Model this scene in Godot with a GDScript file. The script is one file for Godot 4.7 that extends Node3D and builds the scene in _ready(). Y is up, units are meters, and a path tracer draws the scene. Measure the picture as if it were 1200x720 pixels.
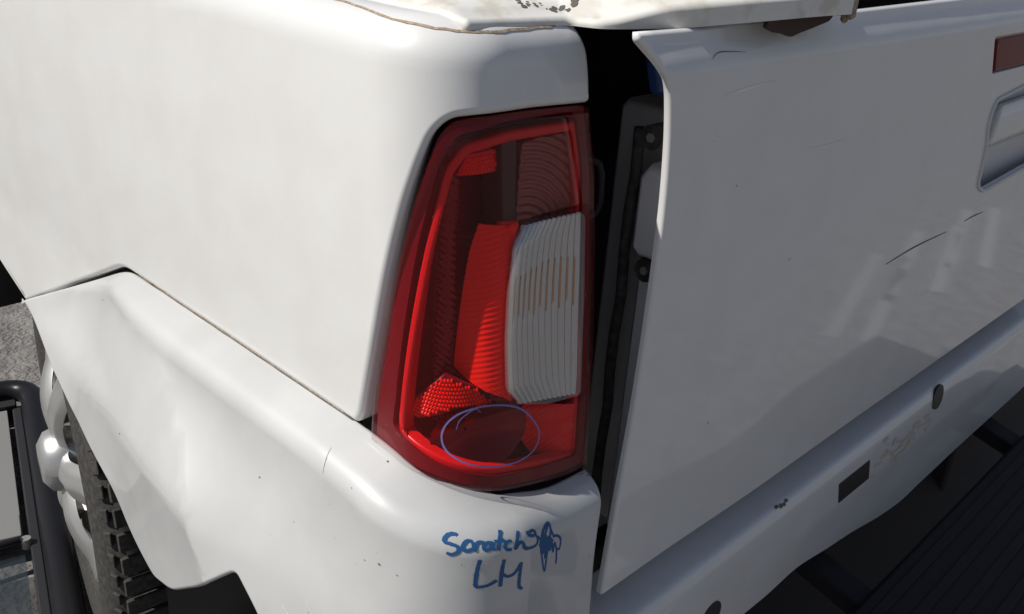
extends Node3D
# Rear left corner of a white pick-up truck. x: the truck's right, y: up, z: the truck's rear. Metres.

const CORNER := 0.065
const ARC := 0.065 * PI / 4.0
const RAIL := 1.125
const ROLL := 0.03
const GROUND := -0.115
var rng := RandomNumberGenerator.new()
var mats := {}
var used := {}


func _ready() -> void:
	rng.seed = 7
	# ---- camera
	var cam := Camera3D.new()
	cam.name = "camera"
	add_child(cam)
	var forward := Vector3(-1256, -590, 1095.95).normalized()   # the truck's forward, right and down axes, seen from the camera
	var right := Vector3(1155, -423, 1095.95).normalized()
	var down := forward.cross(right).normalized()
	down = down if down.y > 0 else -down
	var cx := Vector3(right.x, -down.x, -forward.x)
	var cy := Vector3(right.y, -down.y, -forward.y)
	cam.transform = Transform3D(Basis(cx, -cy, cx.cross(-cy)).orthonormalized(), Vector3(-0.546, 1.24, 0.445))
	cam.fov = 36.369
	cam.near = 0.02
	cam.far = 400.0
	cam.current = true
	# ---- sky, sun, exposure
	var env := Environment.new()
	var sky := Sky.new()
	var sm := ProceduralSkyMaterial.new()
	sm.sky_top_color = Color(0.335, 0.375, 0.45)
	sm.sky_horizon_color = Color(0.56, 0.58, 0.60)
	sm.sky_curve = 0.12
	sm.ground_bottom_color = Color(0.24, 0.23, 0.22)
	sm.ground_horizon_color = Color(0.42, 0.42, 0.42)
	sm.sun_angle_max = 20.0
	sky.sky_material = sm
	env.background_mode = Environment.BG_SKY
	env.sky = sky
	env.background_energy_multiplier = 1.15
	env.ambient_light_source = Environment.AMBIENT_SOURCE_SKY
	env.tonemap_mode = Environment.TONE_MAPPER_LINEAR
	env.tonemap_exposure = 1.1
	env.sdfgi_enabled = true
	env.ssao_enabled = true
	env.ssil_enabled = true
	var we := WorldEnvironment.new()
	we.name = "world_environment"
	we.environment = env
	add_child(we)
	var sun := DirectionalLight3D.new()
	sun.name = "sun"
	add_child(sun)
	sun.light_energy = 1.42
	sun.light_angular_distance = 0.5
	sun.light_color = Color(1.0, 0.98, 0.95)
	sun.shadow_enabled = true
	var to_sun := Vector3(-0.60, 0.73, -0.31)
	sun.look_at_from_position(Vector3.ZERO, -to_sun, Vector3.UP)

	make_materials()
	make_ground()
	make_lines()
	make_truck()
	make_cover()
	make_hatch()


# ------------------------------------------------------------------ materials
func lin(r: float, g: float, b: float, a := 1.0) -> Color:
	var c := Color(r, g, b).linear_to_srgb()
	c.a = a
	return c


func std(called: String, c: Color, rough: float, metal := 0.0) -> StandardMaterial3D:
	var m := StandardMaterial3D.new()
	m.resource_name = called
	m.albedo_color = c
	m.roughness = rough
	m.metallic = metal
	mats[called] = m
	return m


func noise(seed_value: int, freq: float, octaves: int, lo: Color, hi: Color, from := 0.25, to := 0.75) -> NoiseTexture2D:
	var n := FastNoiseLite.new()
	n.seed = seed_value
	n.frequency = freq
	n.fractal_octaves = octaves
	var t := NoiseTexture2D.new()
	t.width = 512
	t.height = 512
	t.seamless = true
	t.noise = n
	var g := Gradient.new()
	g.offsets = PackedFloat32Array([from, to])
	g.colors = PackedColorArray([lo, hi])
	t.color_ramp = g
	return t


func tri(m: StandardMaterial3D, scale: float) -> void:
	m.uv1_triplanar = true
	m.uv1_world_triplanar = true
	m.uv1_scale = Vector3.ONE * scale


func pane(called: String, c: Color, alpha: float, rough := 0.03) -> StandardMaterial3D:
	var m := std(called, Color(c.r, c.g, c.b, alpha), rough)
	m.transparency = BaseMaterial3D.TRANSPARENCY_ALPHA
	m.cull_mode = BaseMaterial3D.CULL_DISABLED
	return m


func make_materials() -> void:
	var p := std("white_paint", Color.WHITE, 0.42)
	p.albedo_texture = noise(3, 0.012, 5, lin(0.70, 0.70, 0.69), lin(0.72, 0.725, 0.72), 0.3, 0.7)
	tri(p, 1.6)
	p.clearcoat_enabled = true
	p.clearcoat = 0.75
	p.clearcoat_roughness = 0.055
	p.heightmap_enabled = true
	p.heightmap_texture = noise(31, 0.012, 2, Color.BLACK, Color.WHITE, 0.0, 1.0)
	p.heightmap_scale = 0.05
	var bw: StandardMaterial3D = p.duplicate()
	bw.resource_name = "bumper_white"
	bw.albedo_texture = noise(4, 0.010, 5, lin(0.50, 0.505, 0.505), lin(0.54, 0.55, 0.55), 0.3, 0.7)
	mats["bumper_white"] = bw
	var pd := std("grey_primer", lin(0.42, 0.42, 0.43), 0.5)
	pd.clearcoat_enabled = true
	pd.clearcoat = 0.3
	pd.clearcoat_roughness = 0.2
	var cv := std("cover_white", Color.WHITE, 0.5)
	cv.albedo_texture = noise(9, 0.02, 5, lin(0.62, 0.58, 0.50), lin(0.76, 0.75, 0.71), 0.25, 0.5)
	tri(cv, 3.0)
	var ru := std("rust", Color.WHITE, 0.85)
	ru.albedo_texture = noise(5, 0.05, 4, lin(0.24, 0.17, 0.12), lin(0.46, 0.38, 0.29))
	tri(ru, 8.0)
	std("dark_rust", lin(0.06, 0.035, 0.025), 0.9)
	std("blue_plastic", lin(0.02, 0.045, 0.16), 0.4)
	std("black_gap", lin(0.012, 0.012, 0.013), 0.7)
	std("black_plastic", lin(0.02, 0.02, 0.022), 0.45)
	var rb := std("rubber", Color.WHITE, 0.8)
	rb.albedo_texture = noise(15, 0.03, 4, lin(0.022, 0.021, 0.020), lin(0.06, 0.056, 0.05))
	tri(rb, 5.0)
	var al := std("alloy", lin(0.55, 0.55, 0.54), 0.33, 0.75)
	al.clearcoat_enabled = true
	al.clearcoat = 0.5
	var ad := std("dull_alloy", lin(0.33, 0.32, 0.30), 0.5, 0.5)
	ad.clearcoat_enabled = false
	std("bed_liner", lin(0.16, 0.16, 0.17), 0.6)
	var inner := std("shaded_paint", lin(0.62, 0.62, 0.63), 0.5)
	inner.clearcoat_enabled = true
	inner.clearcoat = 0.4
	# lamp
	pane("red_lens", lin(0.32, 0.002, 0.003), 0.12).metallic_specular = 0.36
	pane("clear_lens", lin(0.75, 0.75, 0.76), 0.12, 0.04)
	var fr := std("red_flange", lin(0.145, 0.003, 0.008), 0.3)
	fr.metallic_specular = 0.3
	var tr := std("red_trim", lin(0.70, 0.008, 0.012), 0.3)
	tr.metallic_specular = 0.35
	var rr := std("red_reflector", lin(0.95, 0.012, 0.006), 0.35)
	rr.metallic_specular = 0.35
	std("dark_reflector", lin(0.17, 0.008, 0.012), 0.16, 0.7)
	std("reflection_brown", lin(0.26, 0.06, 0.055), 0.3, 0.3)  # brown stands in for a building mirrored in the lens
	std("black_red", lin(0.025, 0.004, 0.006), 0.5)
	std("chrome", lin(0.50, 0.50, 0.515), 0.13, 1.0)
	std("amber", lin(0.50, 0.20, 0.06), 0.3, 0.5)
	var pen := std("blue_ink", lin(0.014, 0.095, 0.26), 0.6)
	pen.specular_mode = BaseMaterial3D.SPECULAR_SCHLICK_GGX
	std("pale_blue_ink", lin(0.19, 0.19, 0.46), 0.6)
	std("red_smear", lin(0.62, 0.20, 0.24), 0.5)
	std("scratch_dark", lin(0.12, 0.11, 0.10), 0.8)
	std("scratch_pale", lin(0.85, 0.85, 0.83), 0.6)
	std("dirt", lin(0.50, 0.43, 0.37), 0.9)
	# ground and hatch
	var gr := std("asphalt", Color.WHITE, 0.92)
	gr.albedo_texture = noise(21, 0.018, 6, lin(0.125, 0.12, 0.118), lin(0.225, 0.215, 0.205), 0.2, 0.8)
	gr.heightmap_enabled = true
	gr.heightmap_texture = noise(22, 0.09, 4, Color.BLACK, Color.WHITE)
	gr.heightmap_scale = 0.4
	tri(gr, 1.1)
	gr.heightmap_enabled = true
	std("stripe_tone", lin(0.34, 0.345, 0.35), 0.8)
	std("step_black", lin(0.011, 0.010, 0.013), 0.75)
	std("frame_black", lin(0.012, 0.012, 0.014), 0.34).metallic_specular = 0.3
	std("strip_grey", lin(0.20, 0.20, 0.20), 0.5)
	pane("tinted_glass", lin(0.03, 0.04, 0.045), 0.35, 0.02)


# ------------------------------------------------------------------ naming
func mesh_node(called: String, m: Mesh, mat: String, parent: Node) -> MeshInstance3D:
	var o := MeshInstance3D.new()
	var key := str(parent.get_instance_id()) + called
	used[key] = used.get(key, -1) + 1
	o.name = called if used[key] == 0 else "%s_%03d" % [called, used[key]]
	o.mesh = m
	o.material_override = mats[mat]
	parent.add_child(o, true)
	return o


func tag(o: Node, label: String, category: String) -> void:
	o.set_meta("label", label)
	o.set_meta("category", category)


func floats(list: Array, k := 1e-4) -> PackedVector2Array:
	var out := PackedVector2Array()
	for i in range(0, list.size() - 1, 2):
		out.append(Vector2(list[i], list[i + 1]) * k)
	return out


# ------------------------------------------------------------------ mesh building
class Build:
	var v := PackedVector3Array()
	var n := PackedVector3Array()
	var ix := PackedInt32Array()

	func add(p: Vector3, q: Vector3) -> int:
		v.append(p)
		n.append(q)
		return v.size() - 1

	func face(a: int, b: int, c: int) -> void:
		var g := (v[b] - v[a]).cross(v[c] - v[a])
		if g.dot(n[a] + n[b] + n[c]) > 0.0:
			ix.append_array([a, c, b])
		else:
			ix.append_array([a, b, c])

	func quad(a: int, b: int, c: int, d: int) -> void:
		face(a, b, c)
		face(a, c, d)

	func flat(p: Array) -> void:   # a flat polygon, fan from its first corner; normal towards the viewer who sees it counter-clockwise
		var q: Vector3 = (p[1] - p[0]).cross(p[2] - p[0]).normalized()
		var ids := []
		for x in p:
			ids.append(add(x, q))
		for k in range(1, p.size() - 1):
			face(ids[0], ids[k], ids[k + 1])

	func grid(rows: int, cols: int, fn: Callable, flip := 1.0) -> void:   # fn(i, j) -> point; normals by differences
		var base := v.size()
		var pts := []
		for i in rows:
			for j in cols:
				pts.append(fn.call(i, j))
		for i in rows:
			for j in cols:
				var a: Vector3 = pts[mini(i + 1, rows - 1) * cols + j] - pts[maxi(i - 1, 0) * cols + j]
				var b: Vector3 = pts[i * cols + mini(j + 1, cols - 1)] - pts[i * cols + maxi(j - 1, 0)]
				add(pts[i * cols + j], a.cross(b).normalized() * flip)
		for i in rows - 1:
			for j in cols - 1:
				quad(base + i * cols + j, base + i * cols + j + 1, base + (i + 1) * cols + j + 1, base + (i + 1) * cols + j)

	func mesh() -> ArrayMesh:
		var arr := []
		arr.resize(Mesh.ARRAY_MAX)
		arr[Mesh.ARRAY_VERTEX] = v
		arr[Mesh.ARRAY_NORMAL] = n
		arr[Mesh.ARRAY_INDEX] = ix
		var m := ArrayMesh.new()
		m.add_surface_from_arrays(Mesh.PRIMITIVE_TRIANGLES, arr)
		return m


func bevel_box(size: Vector3, r: float, at := Transform3D()) -> ArrayMesh:
	var b := Build.new()
	add_box(b, size, r, at)
	return b.mesh()


func add_box(b: Build, size: Vector3, r: float, at := Transform3D()) -> void:
	var h := size / 2.0
	var ids := {}
	var p := func(s: Vector3, axis: int) -> int:   # corner of the face across axis, drawn in from the edges by r
		var q := Vector3.ZERO
		for k in 3:
			q[k] = s[k] * (h[k] if k == axis else h[k] - r)
		var nn := Vector3.ZERO
		nn[axis] = s[axis]
		var key := [s, axis]
		if not ids.has(key):
			ids[key] = b.add(at * q, (at.basis * nn).normalized())
		return ids[key]
	for axis in 3:
		var u := (axis + 1) % 3
		var w := (axis + 2) % 3
		for s in [-1.0, 1.0]:
			var c := []
			for e in [[-1.0, -1.0], [1.0, -1.0], [1.0, 1.0], [-1.0, 1.0]]:
				var q := Vector3.ZERO
				q[axis] = s
				q[u] = e[0]
				q[w] = e[1]
				c.append(p.call(q, axis))
			b.quad(c[0], c[1], c[2], c[3])
	if r <= 0.0:
		return
	for axis in 3:   # edges along axis
		var u := (axis + 1) % 3
		var w := (axis + 2) % 3
		for e in [[-1.0, -1.0], [1.0, -1.0], [1.0, 1.0], [-1.0, 1.0]]:
			var q0 := Vector3.ZERO
			q0[u] = e[0]
			q0[w] = e[1]
			var q1 := q0
			q0[axis] = -1.0
			q1[axis] = 1.0
			b.quad(p.call(q0, u), p.call(q1, u), p.call(q1, w), p.call(q0, w))
	for i in [-1.0, 1.0]:
		for j in [-1.0, 1.0]:
			for k in [-1.0, 1.0]:
				var s := Vector3(i, j, k)
				b.face(p.call(s, 0), p.call(s, 1), p.call(s, 2))


func tube(path: Array, radius: float, sides := 10, closed := false) -> ArrayMesh:
	var b := Build.new()
	add_tube(b, path, radius, sides, closed)
	return b.mesh()


func add_tube(b: Build, path: Array, radius: float, sides := 10, closed := false) -> void:
	var count := path.size()
	var first := b.v.size()
	var side := Vector3.ZERO
	for i in count:
		var prev: Vector3 = path[(i - 1 + count) % count] if closed or i > 0 else path[i]
		var next: Vector3 = path[(i + 1) % count] if closed or i < count - 1 else path[i]
		var t := (next - prev).normalized()
		if side == Vector3.ZERO:
			side = t.cross(Vector3.UP if absf(t.y) < 0.9 else Vector3.RIGHT).normalized()
		side = (side - t * side.dot(t)).normalized()
		var up := side.cross(t)
		for k in sides:
			var a := TAU * k / sides
			var q := side * cos(a) + up * sin(a)
			b.add(path[i] + q * radius, q)
	for i in (count if closed else count - 1):
		for k in sides:
			var a := first + i * sides + k
			var c := first + i * sides + (k + 1) % sides
			var i2 := (i + 1) % count
			b.quad(a, c, first + i2 * sides + (k + 1) % sides, first + i2 * sides + k)
	if not closed:
		for e in [0, count - 1]:
			var q: Vector3 = ((path[0] - path[1]) if e == 0 else (path[count - 1] - path[count - 2])).normalized()
			var c := b.add(path[e], q)
			for k in sides:
				b.face(c, b.add(b.v[first + e * sides + k], q), b.add(b.v[first + e * sides + (k + 1) % sides], q))


func lathe(profile: Array, axis_at: Transform3D, segs: int, from := 0.0, to := TAU) -> ArrayMesh:
	# profile of Vector2(radius, along); turned about the x axis of axis_at
	var b := Build.new()
	b.grid(segs + 1, profile.size(), func(i: int, j: int):
		var a := lerpf(from, to, float(i) / segs)
		return axis_at * Vector3(profile[j].y, profile[j].x * sin(a), profile[j].x * cos(a)))
	return b.mesh()


# a polygon with its corners rounded: list of x, y, radius triples
func rounded(list: Array, step: float) -> PackedVector2Array:
	var out := PackedVector2Array()
	var count := list.size()
	for i in count:
		var p := Vector2(list[i][0], list[i][1])
		var a := Vector2(list[(i - 1 + count) % count][0], list[(i - 1 + count) % count][1])
		var c := Vector2(list[(i + 1) % count][0], list[(i + 1) % count][1])
		var r: float = minf(list[i][2] if list[i].size() > 2 else 0.0, minf(p.distance_to(a), p.distance_to(c)) * 0.49)
		if r <= 0.0:
			out.append(p)
			continue
		var p0 := p + (a - p).normalized() * r
		var p1 := p + (c - p).normalized() * r
		for k in 7:
			var t := k / 6.0
			out.append(p0.lerp(p, t).lerp(p.lerp(p1, t), t))
	return dense(out, step)


func with_radius(pts: PackedVector2Array, r: float) -> Array:
	var out := []
	for p in pts:
		out.append([p.x, p.y, r])
	return out


func dense(poly: PackedVector2Array, step: float) -> PackedVector2Array:
	var out := PackedVector2Array()
	for i in poly.size():
		var p := poly[i]
		var q := poly[(i + 1) % poly.size()]
		if p.distance_to(q) < 1e-5:
			continue
		var k := maxi(1, ceili(p.distance_to(q) / step))
		for j in k:
			out.append(p.lerp(q, float(j) / k))
	return out


func inset(poly: PackedVector2Array, d: float) -> PackedVector2Array:   # towards the inside by d (outside when d < 0)
	var sign := -1.0 if Geometry2D.is_polygon_clockwise(poly) else 1.0
	var out := PackedVector2Array()
	var count := poly.size()
	for i in count:
		var e0 := (poly[i] - poly[(i - 1 + count) % count]).normalized()
		var e1 := (poly[(i + 1) % count] - poly[i]).normalized()
		var n0 := Vector2(-e0.y, e0.x)
		var n1 := Vector2(-e1.y, e1.x)
		var m := (n0 + n1).normalized()
		out.append(poly[i] + m * sign * d / maxf(m.dot(n0), 0.5))
	return out


func shoelace(poly: PackedVector2Array) -> float:
	var sum := 0.0
	for i in poly.size():
		sum += (poly[i] - poly[0]).cross(poly[(i + 1) % poly.size()] - poly[0])
	return absf(sum) * 0.5


func normal_at(fn: Callable, p: Vector2, flip: float) -> Vector3:
	var e := 0.0006
	var du: Vector3 = fn.call(p.x + e, p.y) - fn.call(p.x - e, p.y)
	var dv: Vector3 = fn.call(p.x, p.y + e) - fn.call(p.x, p.y - e)
	return du.cross(dv).normalized() * flip


# A sheet of the surface fn(u, v) cut to an outline (and holes), its edges rolled over with radius r and returned inwards by depth
func sheet(outline: PackedVector2Array, fn: Callable, us: Array, vs: Array, r: float, depth: float, holes := [], flip := 1.0, gap := 0.004, squash := 1.0, thick = null) -> ArrayMesh:
	var b := Build.new()
	var loops := [outline]
	loops.append_array(holes)
	var inner := []
	var pts := PackedVector2Array()
	for k in loops.size():
		var ip := inset(loops[k], r if k == 0 else -r)
		inner.append(ip)
		pts.append_array(ip)
	if gap >= 0.004:   # a second ring inside the edge keeps the triangles there well shaped
		for k in loops.size():
			for p in inset(loops[k], (r + gap) if k == 0 else -(r + gap)):
				if Geometry2D.is_point_in_polygon(p, inner[0]) and (k == 0 or not Geometry2D.is_point_in_polygon(p, inner[k])):
					pts.append(p)
	for u in us:
		for v in vs:
			var p := Vector2(u, v)
			if not Geometry2D.is_point_in_polygon(p, inner[0]):
				continue
			var good := true
			for k in inner.size():
				if k > 0 and Geometry2D.is_point_in_polygon(p, inner[k]):
					good = false
					break
				var poly: PackedVector2Array = inner[k]
				for i in poly.size():
					if p.distance_squared_to(poly[i]) < gap * gap * (3.0 if gap >= 0.004 else 1.0):
						good = false
						break
				if not good:
					break
			if good:
				pts.append(p + Vector2(rng.randf_range(-0.03, 0.03), rng.randf_range(-0.03, 0.03)) * gap)
	var fixed := 0   # the outline's own points come first and stay where they are
	for k in inner.size():
		fixed += inner[k].size()
	var want := shoelace(inner[0])
	for k in range(1, inner.size()):
		want -= shoelace(inner[k])
	var box := Rect2(pts[0], Vector2.ZERO)
	for p in pts:
		box = box.expand(p)
	var unit := 600.0 / maxf(box.size.x * squash, box.size.y)
	var best := []
	var miss := INF
	for attempt in 16:   # Godot's triangulation can drop a triangle: nudge the inner points until the area is whole
		var tried := pts.duplicate()
		if attempt > 0:
			for q in range(fixed, tried.size()):
				tried[q] += Vector2(rng.randf_range(-0.08, 0.08), rng.randf_range(-0.08, 0.08)) * gap
		var flat_pts := PackedVector2Array()
		for p in tried:
			flat_pts.append(Vector2((p.x - box.get_center().x) * squash, p.y - box.get_center().y) * unit)
		var tris := Geometry2D.triangulate_delaunay(flat_pts)
		var kept := []
		var area := 0.0
		for t in range(0, tris.size(), 3):
			var c: Vector2 = (tried[tris[t]] + tried[tris[t + 1]] + tried[tris[t + 2]]) / 3.0
			var good := Geometry2D.is_point_in_polygon(c, inner[0])
			for k in range(1, inner.size()):
				if good and Geometry2D.is_point_in_polygon(c, inner[k]):
					good = false
			if good:
				kept.append([tris[t], tris[t + 1], tris[t + 2]])
				area += absf((tried[tris[t + 1]] - tried[tris[t]]).cross(tried[tris[t + 2]] - tried[tris[t]])) * 0.5
		if absf(area - want) < miss:
			miss = absf(area - want)
			best = [tried, kept]
		if miss < want * 0.00003:
			break
	for p in best[0]:
		b.add(fn.call(p.x, p.y), normal_at(fn, p, flip))
	for t in best[1]:
		b.face(t[0], t[1], t[2])
	# close what is still missing: edges with one triangle that are not on the outline, chained and filled
	var seen := {}
	for t in best[1]:
		for e in [[t[0], t[1]], [t[1], t[2]], [t[2], t[0]]]:
			var key := Vector2i(mini(e[0], e[1]), maxi(e[0], e[1]))
			seen[key] = seen.get(key, 0) + 1
	var first := 0
	for k in inner.size():
		var count: int = inner[k].size()
		for q in count:
			var e0 := first + q
			var e1 := first + (q + 1) % count
			seen[Vector2i(mini(e0, e1), maxi(e0, e1))] = 2
		first += count
	var next := {}
	for key in seen:
		if seen[key] == 1:
			for d in [[key.x, key.y], [key.y, key.x]]:
				if not next.has(d[0]):
					next[d[0]] = []
				next[d[0]].append(d[1])
	var done := {}
	for from in next:
		if done.has(from):
			continue
		var chain := [from]
		done[from] = true
		var at: int = from
		var more := true
		while more:
			more = false
			for to in next[at]:
				if not done.has(to):
					done[to] = true
					chain.append(to)
					at = to
					more = true
					break
		for q in range(1, chain.size() - 1):
			b.face(chain[0], chain[q], chain[q + 1])
	for k in loops.size():   # edges
		var outer: PackedVector2Array = loops[k]
		var ip: PackedVector2Array = inner[k]
		var count := ip.size()
		var rings := []
		var steps := 4 if r > 0.0 else 0
		for s in steps + 1:
			var a := PI / 2.0 * s / maxf(steps, 1)
			var ids := []
			for i in count:
				var q := ip[i].lerp(outer[i], sin(a)) if steps else ip[i]
				var n := normal_at(fn, q, flip)
				var away: Vector3 = fn.call(outer[i].x, outer[i].y) - fn.call(ip[i].x, ip[i].y)
				if steps == 0:
					var e := ip[(i + 1) % count] - ip[(i - 1 + count) % count]
					var w := Vector2(e.y, -e.x).normalized() * 1e-3 * (1.0 if Geometry2D.is_polygon_clockwise(ip) == (k > 0) else -1.0)
					away = fn.call(q.x + w.x, q.y + w.y) - fn.call(q.x, q.y)
				away = (away - n * away.dot(n)).normalized()
				if steps == 0:
					ids.append(b.add(fn.call(q.x, q.y), away))
				else:
					ids.append(b.add(fn.call(q.x, q.y) - n * r * (1.0 - cos(a)), (n * cos(a) + away * sin(a)).normalized()))
			rings.append(ids)
		if depth > 0.0:
			var ids := []
			for i in count:
				var q: Vector2 = outer[i] if steps else ip[i]
				var top: int = rings[-1][i]
				ids.append(b.add(b.v[top] - normal_at(fn, q, flip) * (thick.call(q) if thick != null else depth), b.n[top]))
			rings.append(ids)
		for s in rings.size() - 1:
			for i in count:
				var j := (i + 1) % count
				b.quad(rings[s][i], rings[s][j], rings[s + 1][j], rings[s + 1][i])
	return b.mesh()


func steps(a: float, b: float, d: float) -> Array:
	var out := []
	var k := maxi(1, ceili((b - a) / d))
	for i in k + 1:
		out.append(lerpf(a, b, float(i) / k))
	return out


func curve(pts: PackedVector2Array, per := 5, closed := false) -> PackedVector2Array:   # a smooth line through points
	var out := PackedVector2Array()
	var count := pts.size()
	for i in (count if closed else count - 1):
		var p0 := pts[(i - 1 + count) % count] if closed or i > 0 else pts[0]
		var p1 := pts[i]
		var p2 := pts[(i + 1) % count]
		var p3 := pts[(i + 2) % count] if closed or i + 2 < count else pts[count - 1]
		for k in per:
			out.append(p1.cubic_interpolate(p2, p0, p3, float(k) / per))
	if not closed:
		out.append(pts[count - 1])
	return out


func shifted(line: PackedVector2Array) -> PackedVector2Array:
	for i in line.size():
		line[i].y += 0.004
	return line


# a thin stroke of ink, dirt or scratch lying on the surface
func add_stroke(b: Build, fn: Callable, line: PackedVector2Array, width: float, lift: float, flip := 1.0, closed := false, taper := 0.0) -> void:
	var count := line.size()
	var prev := []
	var start := []
	for i in count:
		var a := line[(i - 1 + count) % count] if closed or i > 0 else line[i]
		var c := line[(i + 1) % count] if closed or i < count - 1 else line[i]
		var t := (c - a).normalized()
		var s := Vector2(-t.y, t.x) * width * 0.5 * (1.0 - taper * absf(2.0 * i / maxf(count - 1, 1) - 1.0)) * rng.randf_range(0.85, 1.15)
		var ids := []
		for e in [-1.0, 0.0, 1.0]:
			var q: Vector2 = line[i] + s * e
			var n := normal_at(fn, q, flip)
			ids.append(b.add(fn.call(q.x, q.y) + n * (lift if e == 0.0 else lift * 0.6), n))
		if prev:
			b.quad(prev[0], prev[1], ids[1], ids[0])
			b.quad(prev[1], prev[2], ids[2], ids[1])
		else:
			start = ids
		prev = ids
	if closed:
		b.quad(prev[0], prev[1], start[1], start[0])
		b.quad(prev[1], prev[2], start[2], start[1])


func add_spot(b: Build, fn: Callable, at: Vector2, r: float, lift: float, flip := 1.0, stretch := 1.0) -> void:
	var n0 := normal_at(fn, at, flip)
	var c := b.add(fn.call(at.x, at.y) + n0 * lift, n0)
	var ids := []
	for k in 9:
		var a := TAU * k / 9.0
		var q := at + Vector2(cos(a) * stretch, sin(a)) * r * rng.randf_range(0.8, 1.2)
		ids.append(b.add(fn.call(q.x, q.y) + n0 * lift, n0))
	for k in 9:
		b.face(c, ids[k], ids[(k + 1) % 9])


# ------------------------------------------------------------------ the truck's surfaces
func ss(a: float, b: float, x: float) -> float:
	return smoothstep(a, b, x)


func contour(u: float, y: float, o: float) -> Vector3:   # round the rear left corner at height y, o metres outside the skin
	var x0 := -0.158 + 0.03 * (y - 0.83) - 0.006 * sin(PI * clampf((y - 0.8) / 0.36, 0.0, 1.0))
	var z0 := 0.122 * (1.09 - y)
	if u < -ARC:
		return Vector3(x0 - o, y, z0 - CORNER + u + ARC)
	if u < ARC:
		var p := (u + ARC) / CORNER
		return Vector3(x0 + CORNER - (CORNER + o) * cos(p), y, z0 - CORNER + (CORNER + o) * sin(p))
	return Vector3(x0 + CORNER + u - ARC, y, z0 + o)


func body(u: float, v: float) -> Vector3:
	if v <= RAIL:
		return contour(u, v, 0.0)
	var t := v - RAIL
	if t < ROLL * PI / 2.0:
		return contour(u, RAIL + ROLL * sin(t / ROLL), -ROLL + ROLL * cos(t / ROLL))
	return contour(u, RAIL + ROLL, -ROLL - (t - ROLL * PI / 2.0))


func at_offset(o: float) -> Callable:
	return func(u: float, v: float) -> Vector3: return contour(u, v, o)


func bumper(u: float, s: float) -> Vector3:   # s runs down from the seam: ledge, rounded ridge, face
	var k := ss(-0.74, -0.36, u)
	var y := 0.832 - 0.054 * ss(-0.12, 0.13, u) - 0.44 * 0.008 * log(1.0 + exp(clampf((-0.5 - u) / 0.008, -40.0, 40.0)))
	y += 0.005 * ss(-0.10, -0.04, u) * (1.0 - ss(0.05, 0.11, u)) + 0.004 * ss(-0.46, -0.54, u)
	var o := -0.012
	var ledge := (0.034 - 0.020 * ss(-0.03, 0.14, u)) * k
	var rad := 0.006 + 0.016 * k
	var d0 := deg_to_rad(20.0) + (1.0 - k) * 0.6
	var d1 := PI / 2.0 + deg_to_rad(3.0 - 3.0 * (1.0 - ss(-0.09, 0.02, u))) * k
	var t := minf(s, ledge)
	o += t * cos(d0)
	y -= t * sin(d0)
	t = s - ledge
	if t > 0.0:
		var arc := rad * (d1 - d0)
		var d := d0 + minf(t, arc) / rad
		o += rad * (sin(d) - sin(d0))
		y += rad * (cos(d) - cos(d0))
		if t > arc:
			o += (t - arc) * cos(d1)
			y -= (t - arc) * sin(d1)
	o += (0.010 + 0.036 * ss(0.02, 0.16, s)) * (1.0 - k)
	var p := contour(u, y, o)
	var g := p.z - (-0.40 + 0.265 * (1.0 - exp(-(0.81 - y) / 0.09)))   # the face leans out to a slanting crease; ahead of it runs the flat of the wheel arch
	p.x -= 0.050 * (1.0 - ss(0.69, 0.81, y)) * ss(-1.2, -0.5, u) * exp(-maxf(g, 0.0) / 0.11) - 0.11 * maxf(-g, 0.0) * (1.0 - ss(0.72, 0.81, y)) * ss(-0.80, -0.45, u)
	return p


func gate(x: float, y: float) -> Vector3:   # the tailgate's outer skin
	var z := 0.055
	z += 0.004 * (1.0 - pow((x - 0.72) / 0.72, 2.0)) * sin(PI * clampf((y - 0.62) / 0.53, 0.0, 1.0))
	z -= 0.012 * ss(1.115, 1.15, y)
	z += 0.003 * ss(0.99, 0.96, y) * ss(0.10, 0.30, x)
	return Vector3(x, y, z)


func valance(x: float, t: float) -> Vector3:   # t runs out from under the tailgate along a ledge and down the face
	var y := 0.612 - 0.0155 * (x - 0.02) - 0.15 * minf(t, 0.06)
	var z := 0.008 + minf(t, 0.06)
	if t > 0.06:
		z += 0.008 * (1.0 - exp(-(t - 0.06) / 0.008))
		y -= t - 0.06
	var low := 0.505 + 0.02 * sin(x * 3.0)
	z -= 0.10 * maxf(0.0, low - y) * ss(0.2, 0.5, x)
	return Vector3(x, y, z)


# ------------------------------------------------------------------ the setting
func make_ground() -> void:
	var b := Build.new()
	b.grid(2, 2, func(i: int, j: int): return Vector3(-150.0 + 300.0 * j, GROUND, -150.0 + 300.0 * i), 1.0)
	var g := mesh_node("ground", b.mesh(), "asphalt", self)
	g.set_meta("kind", "structure")
	g.set_meta("label", "grey worn asphalt ground beside and under the white pickup truck")


func make_lines() -> void:   # pale stripes added out of view behind the truck, to streak the tailgate with reflections
	for k in 6:
		var line := mesh_node("added_stripe", bevel_box(Vector3(1.0, 0.004, 0.055), 0.001, Transform3D(Basis(Vector3.UP, -0.3), Vector3([2.75, 2.8, 3.2, 3.45, 3.75, 3.9][k], GROUND + 0.006, [0.98, 0.86, 0.98, 0.88, 0.95, 0.85][k]))), "stripe_tone", self)
		line.set_meta("kind", "structure")
		line.set_meta("label", "pale stripe added on the ground behind the truck for its reflection in the tailgate")
		line.set_meta("group", "added stripes on the ground")


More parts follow.
